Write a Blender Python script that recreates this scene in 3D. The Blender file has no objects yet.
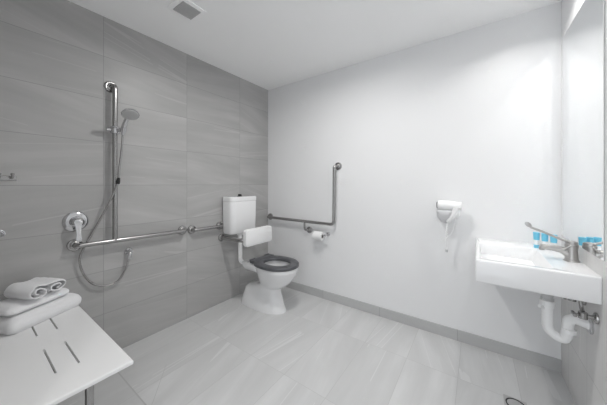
import bpy, bmesh, math, random
from mathutils import Vector, Matrix, noise
PI = math.pi
S = bpy.context.scene
COL = S.collection
random.seed(4)

# ---------------------------------------------------------------- materials
def mat(name, col=(.8, .8, .8), rough=.5, metal=0, spec=.5, coat=0, bump=0, bscale=60, trans=0, emit=None):
    m = bpy.data.materials.new(name); m.use_nodes = True
    nt = m.node_tree; b = nt.nodes['Principled BSDF']
    b.inputs['Base Color'].default_value = (*col, 1)
    b.inputs['Roughness'].default_value = rough
    b.inputs['Metallic'].default_value = metal
    b.inputs['Specular IOR Level'].default_value = spec
    b.inputs['Coat Weight'].default_value = coat
    b.inputs['Transmission Weight'].default_value = trans
    if emit:
        b.inputs['Emission Color'].default_value = (*emit[0], 1)
        b.inputs['Emission Strength'].default_value = emit[1]
    if bump:
        geo = nt.nodes.new('ShaderNodeNewGeometry')
        n = nt.nodes.new('ShaderNodeTexNoise'); n.inputs['Scale'].default_value = bscale
        n.inputs['Detail'].default_value = 4
        bp = nt.nodes.new('ShaderNodeBump'); bp.inputs['Strength'].default_value = bump
        bp.inputs['Distance'].default_value = .003
        nt.links.new(geo.outputs['Position'], n.inputs['Vector'])
        nt.links.new(n.outputs['Fac'], bp.inputs['Height'])
        nt.links.new(bp.outputs['Normal'], b.inputs['Normal'])
    return m

def tile_mat(name, dark, mid, light, grout, ax_u, pu, ou, ax_v, pv, ov, rough, diag=False, gw=.0016, vein=.28):
    """stone-look tiles. u = short pitch axis, v = long tile axis (streaks run along v)."""
    m = bpy.data.materials.new(name); m.use_nodes = True
    nt = m.node_tree; N = nt.nodes; L = nt.links; b = N['Principled BSDF']
    geo = N.new('ShaderNodeNewGeometry'); sep = N.new('ShaderNodeSeparateXYZ')
    L.new(geo.outputs['Position'], sep.inputs[0])
    def M(op, a, bb=None, c=None):
        n = N.new('ShaderNodeMath'); n.operation = op
        for i, v in enumerate((a, bb, c)):
            if v is None: continue
            if isinstance(v, (int, float)): n.inputs[i].default_value = v
            else: L.new(v, n.inputs[i])
        return n.outputs[0]
    u = sep.outputs[ax_u]; v = sep.outputs[ax_v]
    us = M('DIVIDE', M('SUBTRACT', u, ou), pu); vs = M('DIVIDE', M('SUBTRACT', v, ov), pv)
    iu = M('FLOOR', us); iv = M('FLOOR', vs)
    du = M('MULTIPLY', M('ABSOLUTE', M('SUBTRACT', M('FRACT', M('ADD', us, .5)), .5)), pu)
    dv = M('MULTIPLY', M('ABSOLUTE', M('SUBTRACT', M('FRACT', M('ADD', vs, .5)), .5)), pv)
    d = M('MINIMUM', du, dv)
    if diag:   # diagonal cut of the fall towards the shower waste
        X, Y = sep.outputs[0], sep.outputs[1]
        dd = M('ABSOLUTE', M('ADD', M('MULTIPLY', M('SUBTRACT', X, .43), .617), M('MULTIPLY', M('SUBTRACT', Y, -1.44), .787)))
        out = M('LESS_THAN', X, .43)
        d = M('MINIMUM', d, M('ADD', dd, out))
        strip = M('ADD', M('SUBTRACT', M('ABSOLUTE', M('ADD', Y, 1.656)), .0022), M('GREATER_THAN', X, .72))
        d = M('MINIMUM', d, strip)
    g = M('LESS_THAN', d, gw)
    seed = M('ADD', M('MULTIPLY', iu, 3.71), M('MULTIPLY', iv, 7.13))
    wn = N.new('ShaderNodeTexWhiteNoise'); wn.noise_dimensions = '1D'; L.new(seed, wn.inputs['W'])
    # streaks: coords (u + skew*v, v*.22, seed)
    skew = M('MULTIPLY_ADD', M('MULTIPLY', M('SUBTRACT', wn.outputs['Value'], .35), .55), v, u)
    def nz(su, sv, off, scale, detail, dist=0.0):
        cb = N.new('ShaderNodeCombineXYZ')
        L.new(M('MULTIPLY', skew, su), cb.inputs[0]); L.new(M('MULTIPLY', v, sv), cb.inputs[1]); L.new(M('ADD', M('MULTIPLY', seed, 2.3), off), cb.inputs[2])
        n = N.new('ShaderNodeTexNoise'); n.inputs['Scale'].default_value = scale; n.inputs['Detail'].default_value = detail
        n.inputs['Distortion'].default_value = dist
        L.new(cb.outputs[0], n.inputs['Vector']); return n.outputs['Fac']
    n1 = nz(1, .12, 0, 9, 4, .1); n2 = nz(1, .45, 11, 3, 3, .1); n3 = nz(1, .1, 30, 45, 2)
    fac = M('ADD', M('MULTIPLY', n1, .55), M('ADD', M('MULTIPLY', n2, .35), M('MULTIPLY', n3, .12)))
    fac = M('ADD', fac, M('MULTIPLY', M('SUBTRACT', wn.outputs['Value'], .5), .06))
    cr = N.new('ShaderNodeValToRGB'); L.new(fac, cr.inputs[0])
    e = cr.color_ramp.elements
    e[0].position = .36; e[0].color = (*dark, 1); e[1].position = .68; e[1].color = (*light, 1)
    q = cr.color_ramp.elements.new(.52); q.color = (*mid, 1)
    # thin pale veins
    nv = nz(1, .025, 50, 5.5, 1, 0)
    vv = M('LESS_THAN', M('ABSOLUTE', M('SUBTRACT', nv, .53)), .005)
    gate = M('GREATER_THAN', nz(1, 1, 70, 2.0, 1), .52)
    mixv = N.new('ShaderNodeMix'); mixv.data_type = 'RGBA'
    L.new(M('MULTIPLY', M('MULTIPLY', vv, gate), vein), mixv.inputs['Factor'])
    L.new(cr.outputs[0], mixv.inputs['A']); mixv.inputs['B'].default_value = (*[min(1, c * 1.25) for c in light], 1)
    mixg = N.new('ShaderNodeMix'); mixg.data_type = 'RGBA'
    L.new(g, mixg.inputs['Factor']); L.new(mixv.outputs['Result'], mixg.inputs['A']); mixg.inputs['B'].default_value = (*grout, 1)
    L.new(mixg.outputs['Result'], b.inputs['Base Color'])
    b.inputs['Roughness'].default_value = rough; b.inputs['Specular IOR Level'].default_value = .4
    bp = N.new('ShaderNodeBump'); bp.inputs['Strength'].default_value = .25; bp.inputs['Distance'].default_value = .002
    L.new(M('SUBTRACT', M('MULTIPLY', n3, .12), g), bp.inputs['Height']); L.new(bp.outputs['Normal'], b.inputs['Normal'])
    return m

def gr(v, w=0): return (v * (1 + w), v, v * (1 - w))
PAINT = mat('white_wall_paint', (.79, .79, .795), .55, bump=.02, bscale=220)
CEIL = mat('ceiling_paint', (.95, .95, .95), .8)
WTILE = tile_mat('grey_wall_tile', gr(.38, .01), gr(.425, .01), gr(.49, .01), gr(.30), 2, .303, 0, 1, .607, -.449, .38)
FTILE = tile_mat('pale_floor_tile', gr(.53, -.002), gr(.57, -.002), gr(.64, -.002), gr(.46), 0, .3035, -.077, 1, .607, -.440, .34, diag=True, gw=.0013, vein=.3)
RTILE = tile_mat('grey_splash_tile', gr(.60, .01), gr(.63, .01), gr(.67, .01), gr(.45), 1, .303, -.15, 2, .607, .293, .38)
STILE = tile_mat('skirting_tile', gr(.44), gr(.47), gr(.51), gr(.3), 2, .5, -.2, 0, .607, .20, .4)
CHROME = mat('chrome', (.62, .62, .63), .12, 1)
STEEL = mat('brushed_steel', (.40, .395, .39), .24, 1)
DSTEEL = mat('mixer_brushed_steel', (.46, .45, .44), .3, 1)  # even metal tone of the basin mixer, duller than chrome
CERAM = mat('white_ceramic', (.81, .81, .815), .12, coat=.3)
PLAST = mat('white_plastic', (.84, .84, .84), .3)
DPLAST = mat('mid_grey_plastic', (.50, .50, .50), .35)  # one even mid grey plastic colour
SEATW = mat('white_seat_panel', (.80, .80, .80), .38)
GSEAT = mat('dark_grey_seat', (.085, .087, .095), .35)
BLACK = mat('black_plastic', (.012, .012, .012), .4)
SLOT = mat('slot_dark', (.16, .16, .16), .6)
TOWEL = mat('white_terry', (.86, .86, .87), .95, spec=.1, bump=.9, bscale=420)
WASTE = mat('satin_waste_plate', (.42, .42, .42), .45)
HOLD = mat('pale_grey_plastic', (.62, .62, .63), .35)
PAPER = mat('tissue_paper', (.86, .86, .86), .95, spec=.1)
CARD = mat('grey_cardboard', (.25, .24, .23), .9)
BLUE = mat('blue_wrap', (.16, .55, .74), .35)
CUPW = mat('frosted_cup', (.86, .87, .88), .3)
GRILLE = mat('grey_vent_grille', (.55, .55, .55), .6)
MIRROR = mat('mirror_silver', (.93, .94, .94), 0, 1)
GLOW = mat('lamp_glow', (1, 1, 1), .5, emit=((1, .985, .96), 6))

# ---------------------------------------------------------------- mesh helpers
def link(name, bm, m, parent=None, smooth=True, angle=40):
    bmesh.ops.recalc_face_normals(bm, faces=bm.faces)
    me = bpy.data.meshes.new(name); bm.to_mesh(me); bm.free()
    for mm in (m if isinstance(m, (list, tuple)) else [m]): me.materials.append(mm)
    if smooth:
        me.polygons.foreach_set('use_smooth', [True] * len(me.polygons))
        me.set_sharp_from_angle(angle=math.radians(angle))
    o = bpy.data.objects.new(name, me); COL.objects.link(o)
    if parent:
        o.parent = parent
        o.matrix_parent_inverse = Matrix.Translation(-parent.location)   # meshes are modelled in room coordinates
    return o

def tag(o, label=None, cat=None, group=None, kind=None):
    if label: o['label'] = label
    if cat: o['category'] = cat
    if group: o['group'] = group
    if kind: o['kind'] = kind
    return o

def thing(name, loc, label, cat, group=None):
    o = bpy.data.objects.new(name, None); COL.objects.link(o); o.location = loc; o.empty_display_size = .05
    return tag(o, label, cat, group)

def box(bm, x0, x1, y0, y1, z0, z1, bev=0, seg=3, rot=None, mi=0):
    t = bmesh.new()
    bmesh.ops.create_cube(t, size=1)
    for v in t.verts:
        v.co = Vector(((x0 + x1) / 2 + v.co.x * (x1 - x0), (y0 + y1) / 2 + v.co.y * (y1 - y0), (z0 + z1) / 2 + v.co.z * (z1 - z0)))
    if bev: bmesh.ops.bevel(t, geom=list(t.edges), offset=bev, segments=seg, profile=.5, affect='EDGES')
    if rot:
        c = Vector(((x0 + x1) / 2, (y0 + y1) / 2, (z0 + z1) / 2))
        bmesh.ops.rotate(t, verts=t.verts, cent=c, matrix=rot)
    for f in t.faces: f.material_index = mi
    me = bpy.data.meshes.new('t'); t.to_mesh(me); t.free(); bm.from_mesh(me); bpy.data.meshes.remove(me)
    return bm

def loft(bm, rings, cap0=True, cap1=True, closed=True):
    R = [[bm.verts.new(p) for p in r] for r in rings]
    n = len(R[0])
    for a, b in zip(R, R[1:]):
        for i in range(n if closed else n - 1):
            j = (i + 1) % n
            bm.faces.new((a[i], a[j], b[j], b[i]))
    if cap0: bm.faces.new(R[0][::-1])
    if cap1: bm.faces.new(R[-1])
    return bm

def fillet(pts, rad, n=8):
    P = [Vector(p) for p in pts]; out = [P[0]]
    for a, b, c in zip(P, P[1:], P[2:]):
        u = (a - b); w = (c - b)
        r = min(rad, u.length * .49, w.length * .49)
        if u.length < 1e-6 or w.length < 1e-6 or u.normalized().dot(w.normalized()) < -.999: out.append(b); continue
        s = b + u.normalized() * r; e = b + w.normalized() * r
        for k in range(n + 1):
            t = k / n; out.append(s * (1 - t) ** 2 + b * 2 * t * (1 - t) + e * t * t)
    out.append(P[-1]); return out

def spline(pts, n=8):
    P = [Vector(p) for p in pts]; P = [P[0] * 2 - P[1]] + P + [P[-1] * 2 - P[-2]]; out = []
    for i in range(1, len(P) - 2):
        for k in range(n):
            t = k / n
            out.append(.5 * ((2 * P[i]) + (P[i + 1] - P[i - 1]) * t + (2 * P[i - 1] - 5 * P[i] + 4 * P[i + 1] - P[i + 2]) * t * t + (3 * P[i] - P[i - 1] - 3 * P[i + 1] + P[i + 2]) * t ** 3))
    out.append(P[-2]); return out

def tube(bm, pts, r, seg=18, cap=True):
    P = [Vector(p) for p in pts]
    Q = [P[0]]
    for p in P[1:]:
        if (p - Q[-1]).length > 1e-5: Q.append(p)
    P = Q
    T = []
    for i in range(len(P)):
        a = P[max(i - 1, 0)]; b = P[min(i + 1, len(P) - 1)]; T.append((b - a).normalized())
    up = Vector((0, 0, 1)) if abs(T[0].z) < .9 else Vector((1, 0, 0))
    nrm = (up - T[0] * up.dot(T[0])).normalized(); rings = []
    for i, p in enumerate(P):
        nrm = (nrm - T[i] * nrm.dot(T[i])).normalized(); bi = T[i].cross(nrm)
        rr = r[i] if isinstance(r, list) else (r(i / (len(P) - 1)) if callable(r) else r)
        rings.append([p + (nrm * math.cos(2 * PI * k / seg) + bi * math.sin(2 * PI * k / seg)) * rr for k in range(seg)])
    return loft(bm, rings, cap, cap)

def lathe(bm, origin, axis, prof, seg=32):
    """prof: list of (distance along axis, radius)"""
    o = Vector(origin); a = Vector(axis).normalized()
    up = Vector((0, 0, 1)) if abs(a.z) < .9 else Vector((1, 0, 0))
    u = (up - a * up.dot(a)).normalized(); w = a.cross(u)
    rings = [[o + a * h + (u * math.cos(2 * PI * k / seg) + w * math.sin(2 * PI * k / seg)) * max(r, 1e-4) for k in range(seg)] for h, r in prof]
    return loft(bm, rings)

def rrect(x0, x1, y0, y1, z, r, n=6):
    out = []
    for cx, cy, a0 in ((x1 - r, y1 - r, 0), (x0 + r, y1 - r, 90), (x0 + r, y0 + r, 180), (x1 - r, y0 + r, 270)):
        for k in range(n + 1):
            a = math.radians(a0 + 90 * k / n); out.append(Vector((cx + r * math.cos(a), cy + r * math.sin(a), z)))
    return out

def egg(x0, x1, cy, hw, z, n=48, p=2.0, back=2.6):
    """pan-shaped ring: round at the +x front, squarer at the back"""
    out = []; cx = x0 + (x1 - x0) * .52
    for k in range(n):
        t = 2 * PI * k / n; c, s = math.cos(t), math.sin(t)
        q = p if c >= 0 else back
        L = (x1 - cx) if c >= 0 else (cx - x0)
        out.append(Vector((cx + L * math.copysign(abs(c) ** (2 / q), c), cy + hw * math.copysign(abs(s) ** (2 / q), s), z)))
    return out

def flange(bm, at, axis, R=.04, t=.012):
    lathe(bm, at, axis, [(0, R), (t * .6, R), (t * 1.1, R * .93), (t * 1.3, R * .80), (t * 1.15, R * .62), (t * 1.5, R * .48), (t * 1.5, .01)])

# ---------------------------------------------------------------- setting
RX, HT, FY = 2.59, 2.40, -2.30
def struct(name, bm, m):
    return tag(link(name, bm, m, smooth=False), kind='structure')
struct('floor', box(bmesh.new(), -.1, RX + .1, -3.6, .1, -.1, 0), FTILE)
struct('ceiling', box(bmesh.new(), -.1, RX + .1, -3.6, .1, HT, HT + .1), CEIL)
struct('wall_left', box(bmesh.new(), -.1, 0, FY - .1, .1, 0, HT), WTILE)
struct('wall_back', box(bmesh.new(), 0, RX, 0, .1, 0, HT), PAINT)
b = box(bmesh.new(), RX, RX + .1, -3.6, .1, .895, HT, mi=0); box(b, RX, RX + .1, -3.6, .1, 0, .895, mi=1)
struct('wall_right', b, [PAINT, RTILE])
struct('wall_front', box(bmesh.new(), 0, 1.25, FY - .1, FY, 0, HT), WTILE)
struct('wall_entry_left', box(bmesh.new(), 1.15, 1.25, -3.6, FY - .1, 0, HT), PAINT)
struct('baseboard_back', box(bmesh.new(), .0, RX, -.009, 0, 0, .085, bev=.0015, seg=1), STILE)

# ---------------------------------------------------------------- ceiling
def downlight(x, y, watts, spread, label):
    t = thing('downlight', (x, y, HT), label, 'ceiling light', None)
    b = bmesh.new(); lathe(b, (x, y, HT), (0, 0, -1), [(0, .055), (.004, .053), (.006, .046), (.003, .042)])
    tag(link('trim_ring', b, PLAST, t))
    b = bmesh.new(); lathe(b, (x, y, HT - .004), (0, 0, -1), [(0, .038), (.0035, .038)])
    link('lens', b, GLOW, t)
    ld = bpy.data.lights.new('downlight_lamp', 'AREA'); ld.shape = 'DISK'; ld.size = .09; ld.energy = watts; ld.spread = math.radians(spread); ld.color = (1, .99, .97)
    lo = bpy.data.objects.new('downlight_lamp', ld); COL.objects.link(lo); lo.location = (x, y, HT - .0085)
    lo.parent = t; lo.matrix_parent_inverse = Matrix.Translation(-t.location)
downlight(1.28, -1.06, 11.5, 170, 'round white downlight in the middle of the ceiling')
downlight(2.36, -.42, 2.1, 130, 'round white downlight in the ceiling above the basin')
downlight(1.92, -2.75, 4, 170, 'round white fill downlight added in the unseen entry behind the camera')  # added lamp for overhead fill, out of view

t = thing('exhaust_vent', (.545, -1.36, HT), 'square white ceiling exhaust vent with grey centre grille', 'vent')
b = bmesh.new(); loft(b, [rrect(.455, .636, -1.45, -1.27, HT, .008), rrect(.455, .636, -1.45, -1.27, HT - .006, .008), rrect(.478, .613, -1.427, -1.293, HT - .010, .004), rrect(.482, .609, -1.423, -1.297, HT - .006, .003)])
link('frame', b, CEIL, t)
b = box(bmesh.new(), .483, .608, -1.422, -1.298, HT - .010, HT - .004)
for k in range(12):
    y = -1.418 + k * .0104
    box(b, .484, .607, y, y + .005, HT - .013, HT - .0095)
link('grille', b, GRILLE, t, smooth=False)

# ---------------------------------------------------------------- shower
OFF = .055
t = thing('shower_grab_rail', (0, -1.45, .81), 'brushed steel grab rail with a tall upright, beside the shower mixer', 'grab rail')
b = bmesh.new(); tube(b, fillet([(.006, -1.815, .822), (OFF, -1.815, .822), (OFF, -1.100, .810), (.006, -1.100, .810)], .04), .016)
link('horizontal_bar', b, STEEL, t)
b = bmesh.new(); tube(b, fillet([(OFF, -1.613, .82), (OFF, -1.613, 1.915), (.006, -1.622, 1.915)], .04), .016)
link('upright_bar', b, STEEL, t)
for y, z in ((-1.815, .822), (-1.100, .810), (-1.622, 1.915)):
    b = bmesh.new(); flange(b, (0, y, z), (1, 0, 0)); link('wall_flange', b, STEEL, t)
c = thing('shower_holder', (OFF, -1.613, 1.60), 'chrome sliding bracket clamped on the upright rail holding the hand shower', 'shower holder')
b = bmesh.new(); lathe(b, (OFF, -1.613, 1.575), (0, 0, 1), [(0, .016), (0, .024), (.004, .027), (.046, .027), (.05, .024), (.05, .016)]); link('clamp', b, CHROME, c)
b = bmesh.new(); tube(b, [(OFF, -1.638, 1.60), (OFF, -1.662, 1.60)], .013); link('knob', b, CHROME, c)
b = bmesh.new(); tube(b, [(OFF + .02, -1.605, 1.60), (.105, -1.590, 1.60)], .011); lathe(b, (.112, -1.583, 1.583), (.25, .03, 1), [(0, .012), (0, .017), (.034, .019), (.034, .013)]); link('cradle', b, CHROME, c)

h = thing('hand_shower', (.11, -1.58, 1.60), 'chrome round hand shower head on a metal hose, hung on the upright rail', 'shower head')
hd = Vector((.205, -1.572, 1.700)); nn = Vector((.52, -.10, -.85)).normalized()
b = bmesh.new(); lathe(b, hd - nn * .016, nn, [(0, .012), (.002, .030), (.008, .046), (.016, .052), (.023, .052)]); link('head', b, CHROME, h)
b = bmesh.new(); lathe(b, hd + nn * .0069, nn, [(0, .047), (.0025, .046), (.0035, .043)])
for i in range(3):
    for k in range(6 + 6 * i):
        a = 2 * PI * k / (6 + 6 * i); up = Vector((0, 1, 0)); u = (up - nn * up.dot(nn)).normalized(); w = nn.cross(u)
        p = hd + nn * .0095 + (u * math.cos(a) + w * math.sin(a)) * (.012 + .0135 * i)
        lathe(b, p, nn, [(0, .0025), (.002, .002)], 6)
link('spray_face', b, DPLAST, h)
b = bmesh.new(); tube(b, spline([(.108, -1.584, 1.565), (.118, -1.582, 1.61), (.143, -1.578, 1.655), (.180, -1.574, 1.697)], 6), lambda q: .011 + .005 * math.sin(PI * min(1, q * 1.1))); link('handle', b, CHROME, h)
b = bmesh.new()
hp = spline([(.108, -1.584, 1.566), (.100, -1.588, 1.46), (.095, -1.600, 1.33), (.090, -1.606, 1.23), (.084, -1.628, 1.16), (.075, -1.655, 1.085), (.040, -1.690, .985), (.026, -1.735, .880), (.030, -1.783, .780), (.030, -1.797, .725), (.028, -1.786, .655), (.028, -1.760, .590), (.028, -1.722, .540), (.028, -1.660, .510), (.028, -1.602, .512), (.030, -1.570, .540), (.038, -1.538, .610), (.045, -1.522, .69)], 14)
hp2 = []
tube(b, hp, .0065, 12); link('hose', b, STEEL, h)
b = bmesh.new(); lathe(b, (.0925, -1.603, 1.265), (-.1, -.05, -1), [(0, .006), (.004, .010), (.03, .0115), (.044, .010), (.046, .007)], 20); link('hose_weight', b, BLACK, h)
tag(h.children[-1], 'black sleeve on the hose')
o = thing('shower_outlet', (0, -1.512, .712), 'small round chrome wall outlet feeding the looped shower hose', 'water outlet')
b = bmesh.new(); flange(b, (0, -1.512, .712), (1, 0, 0), .028, .010); link('wall_plate', b, CHROME, o)
b = bmesh.new(); tube(b, fillet([(.005, -1.512, .712), (.045, -1.516, .712), (.045, -1.521, .670)], .02), .0125); link('elbow', b, CHROME, o)

o = thing('shower_mixer', (0, -1.81, .972), 'round chrome shower mixer with a lever pointing down on the grey tiles', 'mixer tap')
b = bmesh.new(); lathe(b, (0, -1.81, .975), (1, 0, 0), [(0, .066), (.004, .066), (.010, .060), (.014, .046), (.015, .03)], 40); link('wall_plate', b, CHROME, o)
b = bmesh.new(); lathe(b, (.012, -1.81, .975), (1, 0, 0), [(0, .035), (.035, .031), (.052, .029), (.058, .022)], 32); link('body', b, CHROME, o)
b = bmesh.new()
loft(b, [[Vector((x + dx, -1.812 + s * w, z)) for dx, s in ((-.007, -1), (.007, -1), (.010, 0), (.007, 1), (-.007, 1), (-.010, 0))] for x, z, w in ((.060, .992, .012), (.068, .975, .020), (.072, .945, .013), (.077, .90, .010), (.084, .868, .014), (.085, .855, .010))])
link('lever', b, CHROME, o)

t = thing('grab_rail', (0, -.86, .80), 'short brushed steel grab rail on grey tiles between shower rail and cistern', 'grab rail')
b = bmesh.new(); tube(b, fillet([(.006, -1.012, .802), (OFF, -1.012, .802), (OFF, -.715, .796), (.006, -.715, .796)], .04), .016); link('bar', b, STEEL, t)
for y, z in ((-1.012, .802), (-.715, .796)):
    b = bmesh.new(); flange(b, (0, y, z), (1, 0, 0)); link('wall_flange', b, STEEL, t)

t = thing('corner_grab_rail', (.5, 0, .81), 'L-shaped brushed steel grab rail on the white wall beside the toilet', 'grab rail')
b = bmesh.new(); tube(b, fillet([(.045, -.006, .815), (.045, -OFF, .815), (.962, -OFF, .808), (.968, -OFF, 1.402), (.985, -.006, 1.402)], .045, 10), .016); link('bar', b, STEEL, t)
b = bmesh.new(); tube(b, fillet([(.60, -OFF, .80), (.60, -OFF, .712), (.632, -.006, .712)], .03), .010); link('support_arm', b, STEEL, t)
for x, z, r in ((.045, .815, .04), (.985, 1.402, .04), (.632, .712, .036)):
    b = bmesh.new(); flange(b, (x, 0, z), (0, -1, 0), r); link('wall_flange', b, STEEL, t)

t = thing('robe_hook', (0, -2.12, 1.25), 'small chrome hook rack on the grey tiles at the left edge', 'hook')
b = box(bmesh.new(), 0, .006, -2.20, -2.062, 1.238, 1.266, bev=.002); link('back_plate', b, STEEL, t)
for y in (-2.175, -2.127, -2.080):
    b = bmesh.new(); tube(b, fillet([(.004, y, 1.256), (.032, y, 1.252), (.036, y, 1.272)], .012), .005, 12); lathe(b, (.036, y, 1.270), (0, 0, 1), [(0, .005), (.003, .008), (.008, .008), (.011, .004)], 12); link('hook', b, STEEL, t)
t = thing('towel_rail', (0, -2.2, .94), 'chrome rail end on the grey tiles above the towels', 'towel rail')
b = bmesh.new(); tube(b, fillet([(.004, -2.125, .945), (.05, -2.125, .945), (.05, -2.27, .945)], .02), .013); link('bar', b, CHROME, t)
b = bmesh.new(); flange(b, (0, -2.125, .945), (1, 0, 0), .024, .008); link('wall_flange', b, CHROME, t)
b = bmesh.new(); tube(b, [(.05, -2.27, .945), (.05, -2.30, .945)], .013); flange(b, (.05, -2.30, .945), (0, 1, 0), .024, .008); link('end_flange', b, CHROME, t)

# ---------------------------------------------------------------- folding seat and towels
t = thing('fold_down_bench', (.5, -2.30, .48), 'white rectangular fold-down shower bench with drainage slots', 'bench')
slots = [(.566, .801, -2.034), (.563, .803, -1.965), (.10, .398, -2.033), (.10, .397, -1.962)]
b = bmesh.new()
# panel built as a grid with real slot openings
xs = sorted({.004, .97} | {s[0] for s in slots} | {s[1] for s in slots} | {.02, .955})
ys = sorted({-2.26, -1.828} | {s[2] - .0035 for s in slots} | {s[2] + .0035 for s in slots} | {-2.245, -1.843})
def open_(x, y): return any(s[0] < x < s[1] and abs(y - s[2]) < .0034 for s in slots)
V = {}
def gv(i, j, z):
    k = (i, j, z)
    if k not in V: V[k] = b.verts.new((xs[i], ys[j], z))
    return V[k]
Z0, Z1 = .465, .48
cell = {(i, j) for i in range(len(xs) - 1) for j in range(len(ys) - 1) if not open_((xs[i] + xs[i + 1]) / 2, (ys[j] + ys[j + 1]) / 2)}
for i, j in cell:
    b.faces.new([gv(i, j, Z1), gv(i + 1, j, Z1), gv(i + 1, j + 1, Z1), gv(i, j + 1, Z1)])
    b.faces.new([gv(i, j, Z0), gv(i, j + 1, Z0), gv(i + 1, j + 1, Z0), gv(i + 1, j, Z0)])
    for (di, dj, a, c) in ((-1, 0, (i, j), (i, j + 1)), (1, 0, (i + 1, j), (i + 1, j + 1)), (0, -1, (i, j), (i + 1, j)), (0, 1, (i, j + 1), (i + 1, j + 1))):
        if (i + di, j + dj) not in cell:
            b.faces.new([gv(*a, Z0), gv(*c, Z0), gv(*c, Z1), gv(*a, Z1)])
bmesh.ops.recalc_face_normals(b, faces=b.faces)
ed = [e for e in b.edges if len(e.link_faces) == 2 and all(abs(v.co.z - Z1) < 1e-6 for v in e.verts) and e.calc_face_angle() > 1 and (abs(e.verts[0].co.x - .97) < 1e-4 and abs(e.verts[1].co.x - .97) < 1e-4 or abs(e.verts[0].co.y + 1.828) < 1e-4 and abs(e.verts[1].co.y + 1.828) < 1e-4)]
ed += [e for e in b.edges if all(abs(v.co.x - .97) < 1e-4 and abs(v.co.y + 1.828) < 1e-4 for v in e.verts)]
bmesh.ops.bevel(b, geom=ed, offset=.006, segments=3, profile=.5, affect='EDGES')
link('seat_panel', b, SEATW, t, angle=30)
for x in (.20, .80):
    b = bmesh.new(); box(b, x - .013, x + .013, -1.945, -1.919, 0.012, .43, bev=.003); box(b, x - .02, x + .02, -1.952, -1.912, 0, .014, bev=.003); link('leg', b, STEEL, t)
b = bmesh.new(); box(b, .10, .90, -1.95, -1.914, .43, .465, bev=.003); box(b, .10, .13, -2.30, -1.95, .43, .465); box(b, .87, .90, -2.30, -1.95, .43, .465); link('support_frame', b, STEEL, t)
for x in (.08, .84):
    b = box(bmesh.new(), x, x + .08, -2.30, -2.26, .42, .50, bev=.004); link('wall_hinge', b, STEEL, t)

def folded(cx, cy, z0, lx, ly, h, rot, layers, seed, name, label):
    """folded towel: a rounded slab whose sides show the fold lines between its layers"""
    b = bmesh.new(); n = 72; rings = []
    def sec(z, inset):
        pts = rrect(-lx / 2 + inset, lx / 2 - inset, -ly / 2 + inset, ly / 2 - inset, z, max(.032 - inset * .4, .008), 18)
        return pts
    zs = [(0, .012)]
    for k in range(layers):
        a = h * k / layers; d = h / layers
        for q, ins in ((.04, .014), (.15, .005), (.35, .001), (.5, 0), (.65, .001), (.85, .004), (.97, .011)):
            ext = 0 if k < layers - 1 or q < .8 else (.006 if q < .9 else .016)
            zs.append((a + d * q, ins + ext))
    zs += [(h, .034), (h + .003, .06), (h + .004, .085)]
    for z, ins in zs: rings.append(sec(z, ins))
    loft(b, rings)
    bmesh.ops.triangulate(b, faces=[f for f in b.faces if len(f.verts) > 4])
    R = Matrix.Rotation(rot, 3, 'Z')
    for v in b.verts:
        p = v.co.copy()
        s = Vector((seed * 3.1, seed, 0))
        d = noise.noise(p * 14 + s) * .006 + noise.noise(p * 45 + s) * .002
        k = min(1, max(0, p.z / h))
        v.co += Vector((noise.noise(p * 12 + s * 2) * .006, noise.noise(p * 12 - s) * .006, d * k))
        v.co.z += k * (-.012 * (abs(p.x) / (lx / 2)) ** 4 - .010 * (abs(p.y) / (ly / 2)) ** 4)
        v.co = R @ v.co + Vector((cx, cy, z0))
        v.co.z = max(v.co.z, z0)
        v.co.x = max(v.co.x, .004)
    o = link(name, b, TOWEL, angle=180); return tag(o, label, 'towel')
A = math.radians(-26)
folded(.128, -2.010, .481, .25, .345, .080, -A, 1, 1, 'bath_towel', 'large folded white bath towel, bottom of the stack on the shower bench')
folded(.135, -2.025, .564, .195, .28, .045, -A, 1, 5, 'hand_towel', 'folded white hand towel in the middle of the towel stack')
# rolled face cloth: flattened spiral section pulled along its axis
b = bmesh.new(); th = .006; n = 56; line = []
def scroll(side, hh):
    out = []
    for k in range(n + 1):
        a = 2 * PI * (.5 + 1.5 * k / n); r = .010 + .029 * k / n
        out.append((side * (r * math.cos(a + PI * .5) * 1.28 + .046), r * math.sin(a + PI * .5) * hh))
    return out
line = scroll(-1, 1.0) + [(-.03, .037), (-.015, .032), (0, .029), (.015, .029), (.03, .032)] + scroll(1, .86)[::-1]
inner = []; outer = []
for k, p in enumerate(line):
    a_, c_ = line[max(k - 1, 0)], line[min(k + 1, len(line) - 1)]
    dx, dz = c_[0] - a_[0], c_[1] - a_[1]; q = math.hypot(dx, dz) or 1
    outer.append((p[0] - dz / q * th / 2, p[1] + dx / q * th / 2)); inner.append((p[0] + dz / q * th / 2, p[1] - dx / q * th / 2))
sec = outer + inner[::-1]
rings = []
for q in (0, .02, .06, .15, .28, .42, .56, .7, .84, .94, 1):
    x = (q - .5) * .17; s = 1 - .10 * (abs(q - .5) * 2) ** 6
    rings.append([Vector((x + noise.noise(Vector((p[0] * 22, p[1] * 22, q * 2))) * .012, p[0] * s + noise.noise(Vector((q * 4, p[0] * 12, 3))) * .004, p[1] * s + noise.noise(Vector((q * 6, p[0] * 20, 9))) * .006)) for p in sec])
loft(b, rings, False, False)
b.verts.ensure_lookup_table(); m_ = len(sec); L_ = len(line)
for base in (0, m_ * (len(rings) - 1)):
    for k in range(L_ - 1):
        b.faces.new([b.verts[base + q] for q in (k, k + 1, m_ - 2 - k, m_ - 1 - k)])
R = Matrix.Rotation(-A, 3, 'Z')
for v in b.verts: v.co = R @ v.co + Vector((.155, -2.005, .611 + .033)); v.co.x = max(v.co.x, .006); v.co.z = max(v.co.z, .611)
tag(link('face_towel', b, TOWEL, angle=60), 'small rolled white face towel on top of the towel stack', 'towel')

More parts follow.
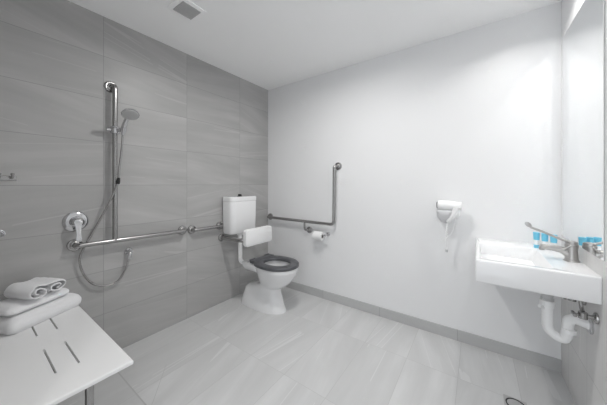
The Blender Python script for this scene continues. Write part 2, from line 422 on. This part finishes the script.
# ---------------------------------------------------------------- toilet
TY = -.468
t = thing('toilet', (.4, TY, 0), 'white close-to-wall toilet with an open dark grey seat', 'toilet')
b = bmesh.new()
loft(b, [egg(.12, .660, TY, .130, 0, back=3.2), egg(.12, .660, TY, .130, .012, back=3.2), egg(.135, .640, TY, .122, .05, back=3.2), egg(.150, .620, TY, .112, .11, back=3), egg(.175, .605, TY, .100, .165, back=3), egg(.215, .600, TY, .092, .195, back=2.8), egg(.300, .602, TY, .090, .212, back=2.4),
         egg(.365, .630, TY, .095, .228), egg(.385, .672, TY, .112, .255), egg(.385, .715, TY, .135, .29), egg(.375, .752, TY, .157, .34), egg(.365, .776, TY, .172, .395), egg(.360, .785, TY, .179, .425), egg(.365, .780, TY, .178, .436),
         egg(.40, .735, TY, .135, .436), egg(.405, .725, TY, .128, .425), egg(.415, .70, TY, .115, .36), egg(.44, .64, TY, .08, .27), egg(.46, .58, TY, .045, .245)])
loft(b, [rrect(.20, .40, TY - .075, TY + .075, .335, .03), rrect(.19, .40, TY - .105, TY + .105, .365, .035), rrect(.185, .40, TY - .125, TY + .125, .40, .035), rrect(.185, .40, TY - .128, TY + .128, .425, .035), rrect(.195, .395, TY - .120, TY + .120, .4355, .03)][:5])
link('pan', b, CERAM, t, angle=60)
b = bmesh.new()
O = [egg(.335, .790, TY, .186, z) for z in (.441, .447, .462)] + [egg(.345, .785, TY, .177, .469)]
I = [egg(.425, .715, TY, .118, .469), egg(.432, .706, TY, .110, .462), egg(.432, .706, TY, .110, .441)]
loft(b, O + I + [O[0]], cap0=False, cap1=False); bmesh.ops.remove_doubles(b, verts=b.verts, dist=1e-5)
box(b, .320, .40, TY - .135, TY + .150, .441, .474, bev=.010)
for s in (-1, 1): tube(b, [(.332, TY + s * .10 - .03, .468), (.332, TY + s * .10 + .03, .468)], .013)
tag(link('toilet_seat', b, GSEAT, t, angle=50), 'dark grey open seat ring')
for s in (-1, 1):
    b = bmesh.new(); lathe(b, (.27, TY + s * .10, .434), (0, 0, 1), [(0, .012), (.006, .012), (.009, .008)], 16); link('hinge_bolt', b, CHROME, t)
b = bmesh.new()
def cist(z, i): return rrect(0.001, .172 - i, -.695 + i, -.343 - i, z, .045, 8)
loft(b, [cist(.712, .02), cist(.716, .010), cist(.74, .004), cist(1.035, 0), cist(1.040, .003), cist(1.042, .003), cist(1.044, -.002), cist(1.078, -.002), cist(1.088, .004), cist(1.090, .02)])
c = link('cistern', b, CERAM, t, angle=45)
b = bmesh.new(); lathe(b, (.085, -.52, 1.089), (0, 0, 1), [(0, .026), (.006, .026), (.008, .020), (.022, .018), (.024, .014)], 24); link('flush_button', b, BLACK, c)
b = bmesh.new(); tube(b, fillet([(.12, -.545, .715), (.12, -.545, .395), (.21, TY - .01, .395)], .09), .022); lathe(b, (.12, -.545, .690), (0, 0, 1), [(0, .022), (0, .030), (.02, .030), (.022, .026)]); link('flush_pipe', b, PLAST, t)

t = thing('padded_back_support', (.3, -.505, .67), 'white padded back support panel on a steel frame in front of the cistern', 'back support')
b = bmesh.new(); loft(b, [[Vector((x, p.x, p.y)) for p in rrect(-.695 + i, -.338 - i, .622 + i, .785 - i, 0, .03, 6)] for x, i in ((.335, .006), (.338, .001), (.345, 0), (.372, 0), (.379, .002), (.383, .010))]); link('pad', b, PLAST, t)
b = bmesh.new(); tube(b, fillet([(.006, -.692, .672), (.30, -.672, .672), (.318, -.505, .690), (.30, -.338, .672), (.006, -.318, .672)], .05, 10), .021)
box(b, .315, .338, -.60, -.41, .67, .71, bev=.003)
link('frame', b, STEEL, t)
for y in (-.692, -.318):
    b = bmesh.new(); flange(b, (0, y, .672), (1, 0, 0), .037); link('wall_flange', b, STEEL, t)

# ---------------------------------------------------------------- paper holder, dryer
t = thing('toilet_roll_holder', (.86, 0, .69), 'chrome toilet roll holder on the white wall below the L-shaped rail', 'roll holder')
b = bmesh.new(); flange(b, (.868, 0, .693), (0, -1, 0), .022, .010); link('wall_plate', b, CHROME, t)
b = bmesh.new(); tube(b, fillet([(.868, -.006, .693), (.868, -.070, .690), (.715, -.070, .688)], .014), .007, 14); lathe(b, (.872, -.070, .690), (1, 0, 0), [(-.01, .011), (.004, .012), (.008, .008)], 20); link('spindle', b, CHROME, t)
t = thing('toilet_roll', (.79, -.07, .69), 'white toilet paper roll on the chrome holder', 'toilet roll')
b = bmesh.new(); A0 = (.738, -.070, .677); ax = (1, 0, 0)
lathe(b, A0, ax, [(0, .020), (0, .043), (.002, .046), (.098, .046), (.10, .043), (.10, .020), (.0999, .0195)], 40)
bmesh.ops.delete(b, geom=[f for f in b.faces if len(f.verts) > 4], context='FACES')
link('paper', b, PAPER, t)
b = bmesh.new(); seg = 24
o_, i_ = [[Vector((x, -.07 + r * math.cos(2 * PI * k / seg), .677 + r * math.sin(2 * PI * k / seg))) for k in range(seg)] for x, r in ((.737, .020), (.839, .020))], [[Vector((x, -.07 + r * math.cos(2 * PI * k / seg), .677 + r * math.sin(2 * PI * k / seg))) for k in range(seg)] for x, r in ((.839, .0185), (.737, .0185))]
loft(b, o_ + i_ + [o_[0]], False, False); bmesh.ops.remove_doubles(b, verts=b.verts, dist=1e-5); tag(link('core', b, CARD, t), 'grey cardboard core')

t = thing('dryer_holder', (1.95, 0, .98), 'white wall holder of the hair dryer on the white wall', 'holder')
b = bmesh.new(); loft(b, [[Vector((p.x, y, p.y)) for p in rrect(1.895 + i, 2.035 - i, .955 + i, 1.075 - i, 0, .02, 6)] for y, i in ((0, 0), (-.022, 0), (-.030, .003), (-.033, .010))]); link('wall_plate', b, PLAST, t)
b = bmesh.new(); loft(b, [rrect(1.893, 1.990, -.122, -.028, 1.020, .02), rrect(1.888, 1.995, -.128, -.028, 1.008, .022), rrect(1.892, 1.985, -.118, -.028, .965, .02), rrect(1.915, 1.965, -.085, -.028, .925, .014), rrect(1.925, 1.955, -.070, -.028, .918, .010)]); link('cradle', b, HOLD, t)
t = thing('hair_dryer', (1.97, -.08, 1.05), 'white hair dryer hanging on its wall holder with a dangling cord', 'hair dryer')
b = bmesh.new(); lathe(b, (1.895, -.085, 1.056), (1, 0, 0), [(0, .028), (.004, .034), (.03, .037), (.07, .037), (.11, .032), (.135, .028), (.155, .029), (.158, .026), (.158, .02), (.14, .018)], 36); link('barrel', b, PLAST, t)
b = bmesh.new(); lathe(b, (1.8935, -.085, 1.056), (1, 0, 0), [(0, .020), (.002, .029), (.006, .029)], 32)
for k in range(-3, 4): box(b, 1.889, 1.894, -.085 + k * .007 - .0015, -.085 + k * .007 + .0015, 1.056 - math.sqrt(.026 ** 2 - (k * .007) ** 2), 1.056 + math.sqrt(.026 ** 2 - (k * .007) ** 2))
tag(link('rear_grille', b, BLACK, t, smooth=False), 'dark slotted rear grille')
b = bmesh.new()
loft(b, [[Vector((x + dx * w, -.10 + dy * w * 1.0, z)) for dx, dy in [(math.cos(2 * PI * k / 20), math.sin(2 * PI * k / 20)) for k in range(20)]] for x, z, w in ((2.020, 1.045, .022), (2.012, 1.015, .021), (1.992, .975, .019), (1.974, .945, .017), (1.966, .932, .013))]); link('handle', b, PLAST, t)
b = bmesh.new(); cp = [Vector((1.967, -.10, .902)) ]
cp = spline([(1.965, -.10, .935), (1.957, -.095, .87), (1.950, -.085, .80), (1.952, -.08, .74), (1.955, -.08, .715)], 30)
n = len(cp); cp = [p + Vector((math.cos(i * .9), math.sin(i * .9), 0)) * .005 * min(1, i / 10) for i, p in enumerate(cp)]
tube(b, cp, .0028, 8); tube(b, spline([(1.950, -.085, .80), (1.985, -.07, .84), (2.005, -.05, .90), (2.010, -.030, .96)], 10), .0025, 8); link('cord', b, PLAST, t)
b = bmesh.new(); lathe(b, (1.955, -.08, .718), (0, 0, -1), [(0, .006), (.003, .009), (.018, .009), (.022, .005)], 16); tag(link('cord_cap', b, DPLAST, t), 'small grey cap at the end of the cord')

# ---------------------------------------------------------------- basin
BX = 2.139
t = thing('wash_basin', (2.37, -.3, .66), 'white rectangular wall-hung wash basin in the corner under the mirror', 'wash basin')
b = bmesh.new()
def ob(z, i): return rrect(BX + i, RX, -.642 + i, -.001, z, .008, 6)
def ib(z, x0, x1, y0, y1, r): return rrect(x0, x1, y0, y1, z, r, 6)
loft(b, [ob(.694, .004), ob(.697, .001), ob(.702, 0), ob(.806, 0), ob(.811, .002), ob(.813, .006),
         ib(.813, BX + .016, 2.452, -.600, -.150, .02), ib(.808, BX + .022, 2.448, -.595, -.156, .022),
         ib(.775, BX + .026, 2.435, -.590, -.165, .03), ib(.738, BX + .030, 2.425, -.582, -.168, .03), ib(.727, BX + .065, 2.37, -.52, -.22, .05), ib(.722, 2.28, 2.31, -.40, -.37, .012)])
link('bowl', b, CERAM, t, angle=50)
b = bmesh.new(); lathe(b, (2.295, -.385, .722), (0, 0, 1), [(0, .024), (.003, .024), (.004, .018), (.003, .008)], 24); link('plug_waste', b, CHROME, t)

t = thing('basin_mixer', (2.548, -.385, .813), 'chrome basin mixer with a long care lever', 'mixer tap')
tx, ty = 2.552, -.385
b = bmesh.new(); lathe(b, (tx, ty, .813), (0, 0, 1), [(0, .030), (.006, .030), (.010, .026), (.060, .024), (.078, .026), (.088, .026), (.095, .020)], 32); link('body', b, DSTEEL, t)
b = bmesh.new(); tube(b, spline([(tx - .01, ty, .850), (2.515, -.386, .868), (2.47, -.390, .876), (2.432, -.393, .876)], 8), lambda q: .020 - .006 * q, 20); lathe(b, (2.437, -.393, .874), (0, 0, -1), [(0, .012), (.016, .012), (.016, .009)], 20); link('spout', b, DSTEEL, t)
b = bmesh.new(); tube(b, spline([(tx + .004, ty, .912), (2.532, -.388, .917), (2.50, -.392, .930), (2.44, -.397, .958), (2.400, -.40, .974), (2.392, -.400, .978), (2.384, -.400, .988)], 8), .0062, 12)
lathe(b, (tx, ty, .905), (0, 0, 1), [(0, .024), (.004, .025), (.012, .022), (.016, .010)], 28)
loft(b, [[Vector((2.381, -.400, .992)) + Vector((-.35, -.8, .45)).normalized() * h_ + Vector((-.72, .0, .69)) * rr_ * 1.45 * math.cos(2 * PI * k / 20) + Vector((.69, 0, .72)) * rr_ * math.sin(2 * PI * k / 20) for k in range(20)] for h_, rr_ in ((-.005, .007), (-.003, .0115), (.003, .0115), (.005, .007))])
link('lever', b, DSTEEL, t)
b = bmesh.new(); tube(b, fillet([(tx - .006, ty - .026, .90), (tx - .035, ty - .030, .875), (tx - .06, ty - .010, .868)], .02), .0035, 10); link('pull_rod', b, DSTEEL, t)

CL = ['leftmost of the three blue-banded pale cups on the basin ledge, farthest from the mirror', 'middle of the three blue-banded pale cups on the basin ledge', 'rightmost of the three blue-banded pale cups on the basin ledge, nearest the mirror']
for k, (x, y) in enumerate(((2.455, -.122), (2.490, -.145), (2.525, -.168))):
    t = thing('cup', (x, y, .813), CL[k], 'cup', 'blue-banded cups at the back of the basin')
    b = bmesh.new(); lathe(b, (x, y, .813), (0, 0, 1), [(0, .010), (.001, .0115), (.05, .0135), (.098, .0155), (.098, .0140), (.05, .0120), (.006, .010)], 28); link('tumbler', b, CUPW, t)
    def band(z0, z1, r0, r1, name):
        b = bmesh.new(); loft(b, [[Vector((x + r * math.cos(2 * PI * q / 28), y + r * math.sin(2 * PI * q / 28), z)) for q in range(28)] for r, z in ((r0 - .0016, z0), (r0, z0), (r1, z1), (r1 - .005, z1 + .001), (.002, z1 + .0012))], True, True); link(name, b, BLUE, t)
    band(.865, .912, .0146, .0163, 'paper_wrap')
    if k == 0: band(.8135, .834, .0128, .0136, 'base_band')
# mirror
t = thing('wall_mirror', (RX, -.36, 1.5), 'tall frameless mirror on the right wall above the basin', 'mirror')
b = box(bmesh.new(), RX - .0045, RX, -.668, -.062, .893, 2.135); link('backing', b, DPLAST, t, smooth=False)
b = box(bmesh.new(), RX - .006, RX - .0045, -.668, -.062, .893, 2.135); link('glass', b, MIRROR, t, smooth=False)

# trap and valves
t = thing('basin_trap', (2.45, -.46, .45), 'white plastic waste trap pipe curving from the basin to the wall', 'waste pipe')
b = bmesh.new(); tube(b, fillet([(2.448, -.46, .61), (2.448, -.46, .452), (2.512, -.475, .452 - .03), (2.522, -.485, .556), (2.60 - .012, -.507, .545)], .05, 12), .0225, 24)
link('pipe', b, PLAST, t)
b = bmesh.new(); lathe(b, (2.448, -.46, .575), (0, 0, 1), [(0, .024), (.0, .029), (.012, .031), (.034, .031), (.036, .026)], 28); link('coupling_nut', b, PLAST, t)
b = bmesh.new(); tube(b, [(2.435, -.472, .572), (2.412, -.495, .582)], .008, 14); link('side_spigot', b, PLAST, t)
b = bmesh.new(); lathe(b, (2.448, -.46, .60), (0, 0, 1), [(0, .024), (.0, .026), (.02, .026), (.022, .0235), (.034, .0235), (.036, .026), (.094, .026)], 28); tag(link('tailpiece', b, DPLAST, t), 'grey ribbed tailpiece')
b = bmesh.new(); a = Vector((2.50, -.466, .424)); lathe(b, (2.522, -.482, .474), (0, 0, 1), [(0, .024), (0, .028), (.02, .028), (.022, .024)], 28); link('coupling_nut', b, PLAST, t)
b = bmesh.new(); lathe(b, (RX, -.508, .545), (-1, 0, 0), [(0, .040), (.006, .040), (.010, .034), (.010, .023)], 32); link('wall_flange', b, CHROME, t)
def valve(y, z, label, dy):
    t = thing('angle_valve', (RX, y, z), label, 'valve')
    b = bmesh.new(); flange(b, (RX, y, z), (-1, 0, 0), .024, .008); tube(b, [(RX - .006, y, z), (RX - .050, y, z)], .009, 16); lathe(b, (RX - .045, y, z - .015), (0, 0, 1), [(0, .010), (.002, .016), (.03, .016), (.034, .010)], 20); link('body', b, STEEL, t)
    b = bmesh.new(); tube(b, [(RX - .05, y, z), (RX - .072, y, z)], .006, 12); box(b, RX - .080, RX - .068, y - .022, y + .022, z - .007, z + .007, bev=.003); link('handle', b, STEEL, t)
    b = bmesh.new(); tube(b, spline([(RX - .045, y, z + .018), (RX - .045, y + dy * .5, z + .030), (RX - .045, y + dy, .697)], 8), .0075, 12); link('hose', b, STEEL, t)
valve(-.425, .632, 'chrome angle valve on the wall under the basin, nearer the back wall', .02)
valve(-.585, .612, 'chrome angle valve on the wall under the basin, nearer its front face', .04)

# floor waste
t = thing('floor_waste', (2.32, -.476, 0), 'square floor drain with a black ring on the pale tiles', 'floor drain')
b = box(bmesh.new(), 2.269, 2.371, -.527, -.425, 0, .0025, bev=.0008, seg=1); link('plate', b, WASTE, t, smooth=False)
b = bmesh.new(); seg = 40
rg = [[Vector((2.321 + r * math.cos(2 * PI * k / seg), -.478 + r * math.sin(2 * PI * k / seg), z)) for k in range(seg)] for r, z in ((.045, .002), (.045, .0045), (.039, .0045), (.039, .002))]
loft(b, rg + [rg[0]], False, False); bmesh.ops.remove_doubles(b, verts=b.verts, dist=1e-5); tag(link('ring', b, BLACK, t), 'black ring')
b = bmesh.new(); lathe(b, (2.321, -.478, .002), (0, 0, 1), [(0, .037), (.002, .037), (.003, .034)], 40); link('cover', b, WASTE, t)

# ---------------------------------------------------------------- light, camera
W = bpy.data.worlds.new('World'); S.world = W; W.use_nodes = True
W.node_tree.nodes['Background'].inputs[0].default_value = (.9, .95, 1, 1); W.node_tree.nodes['Background'].inputs[1].default_value = 1.35  # added soft fill, let in where the unseen entry has no end wall
cd = bpy.data.cameras.new('camera'); co = bpy.data.objects.new('camera', cd); COL.objects.link(co)
co.location = (2.146, -2.255, 1.22); co.rotation_euler = (PI / 2, 0, math.atan2(.5785, .816))
cd.sensor_width = 36; cd.lens = 36 * 244.8 / 607; cd.shift_y = -18.5 / 607; cd.clip_start = .02
S.camera = co
S.view_settings.view_transform = 'Standard'; S.view_settings.look = 'None'
S.view_settings.exposure = .36; S.view_settings.gamma = 1; S.view_settings.use_curve_mapping = False
C = S.cycles
C.max_bounces = 14; C.diffuse_bounces = 8; C.glossy_bounces = 6; C.caustics_reflective = True; C.blur_glossy = 0.0
C.sample_clamp_indirect = 0; C.sample_clamp_direct = 0
C.use_adaptive_sampling = False; C.guiding_training_samples = 64
C.use_denoising = True; C.use_guiding = True
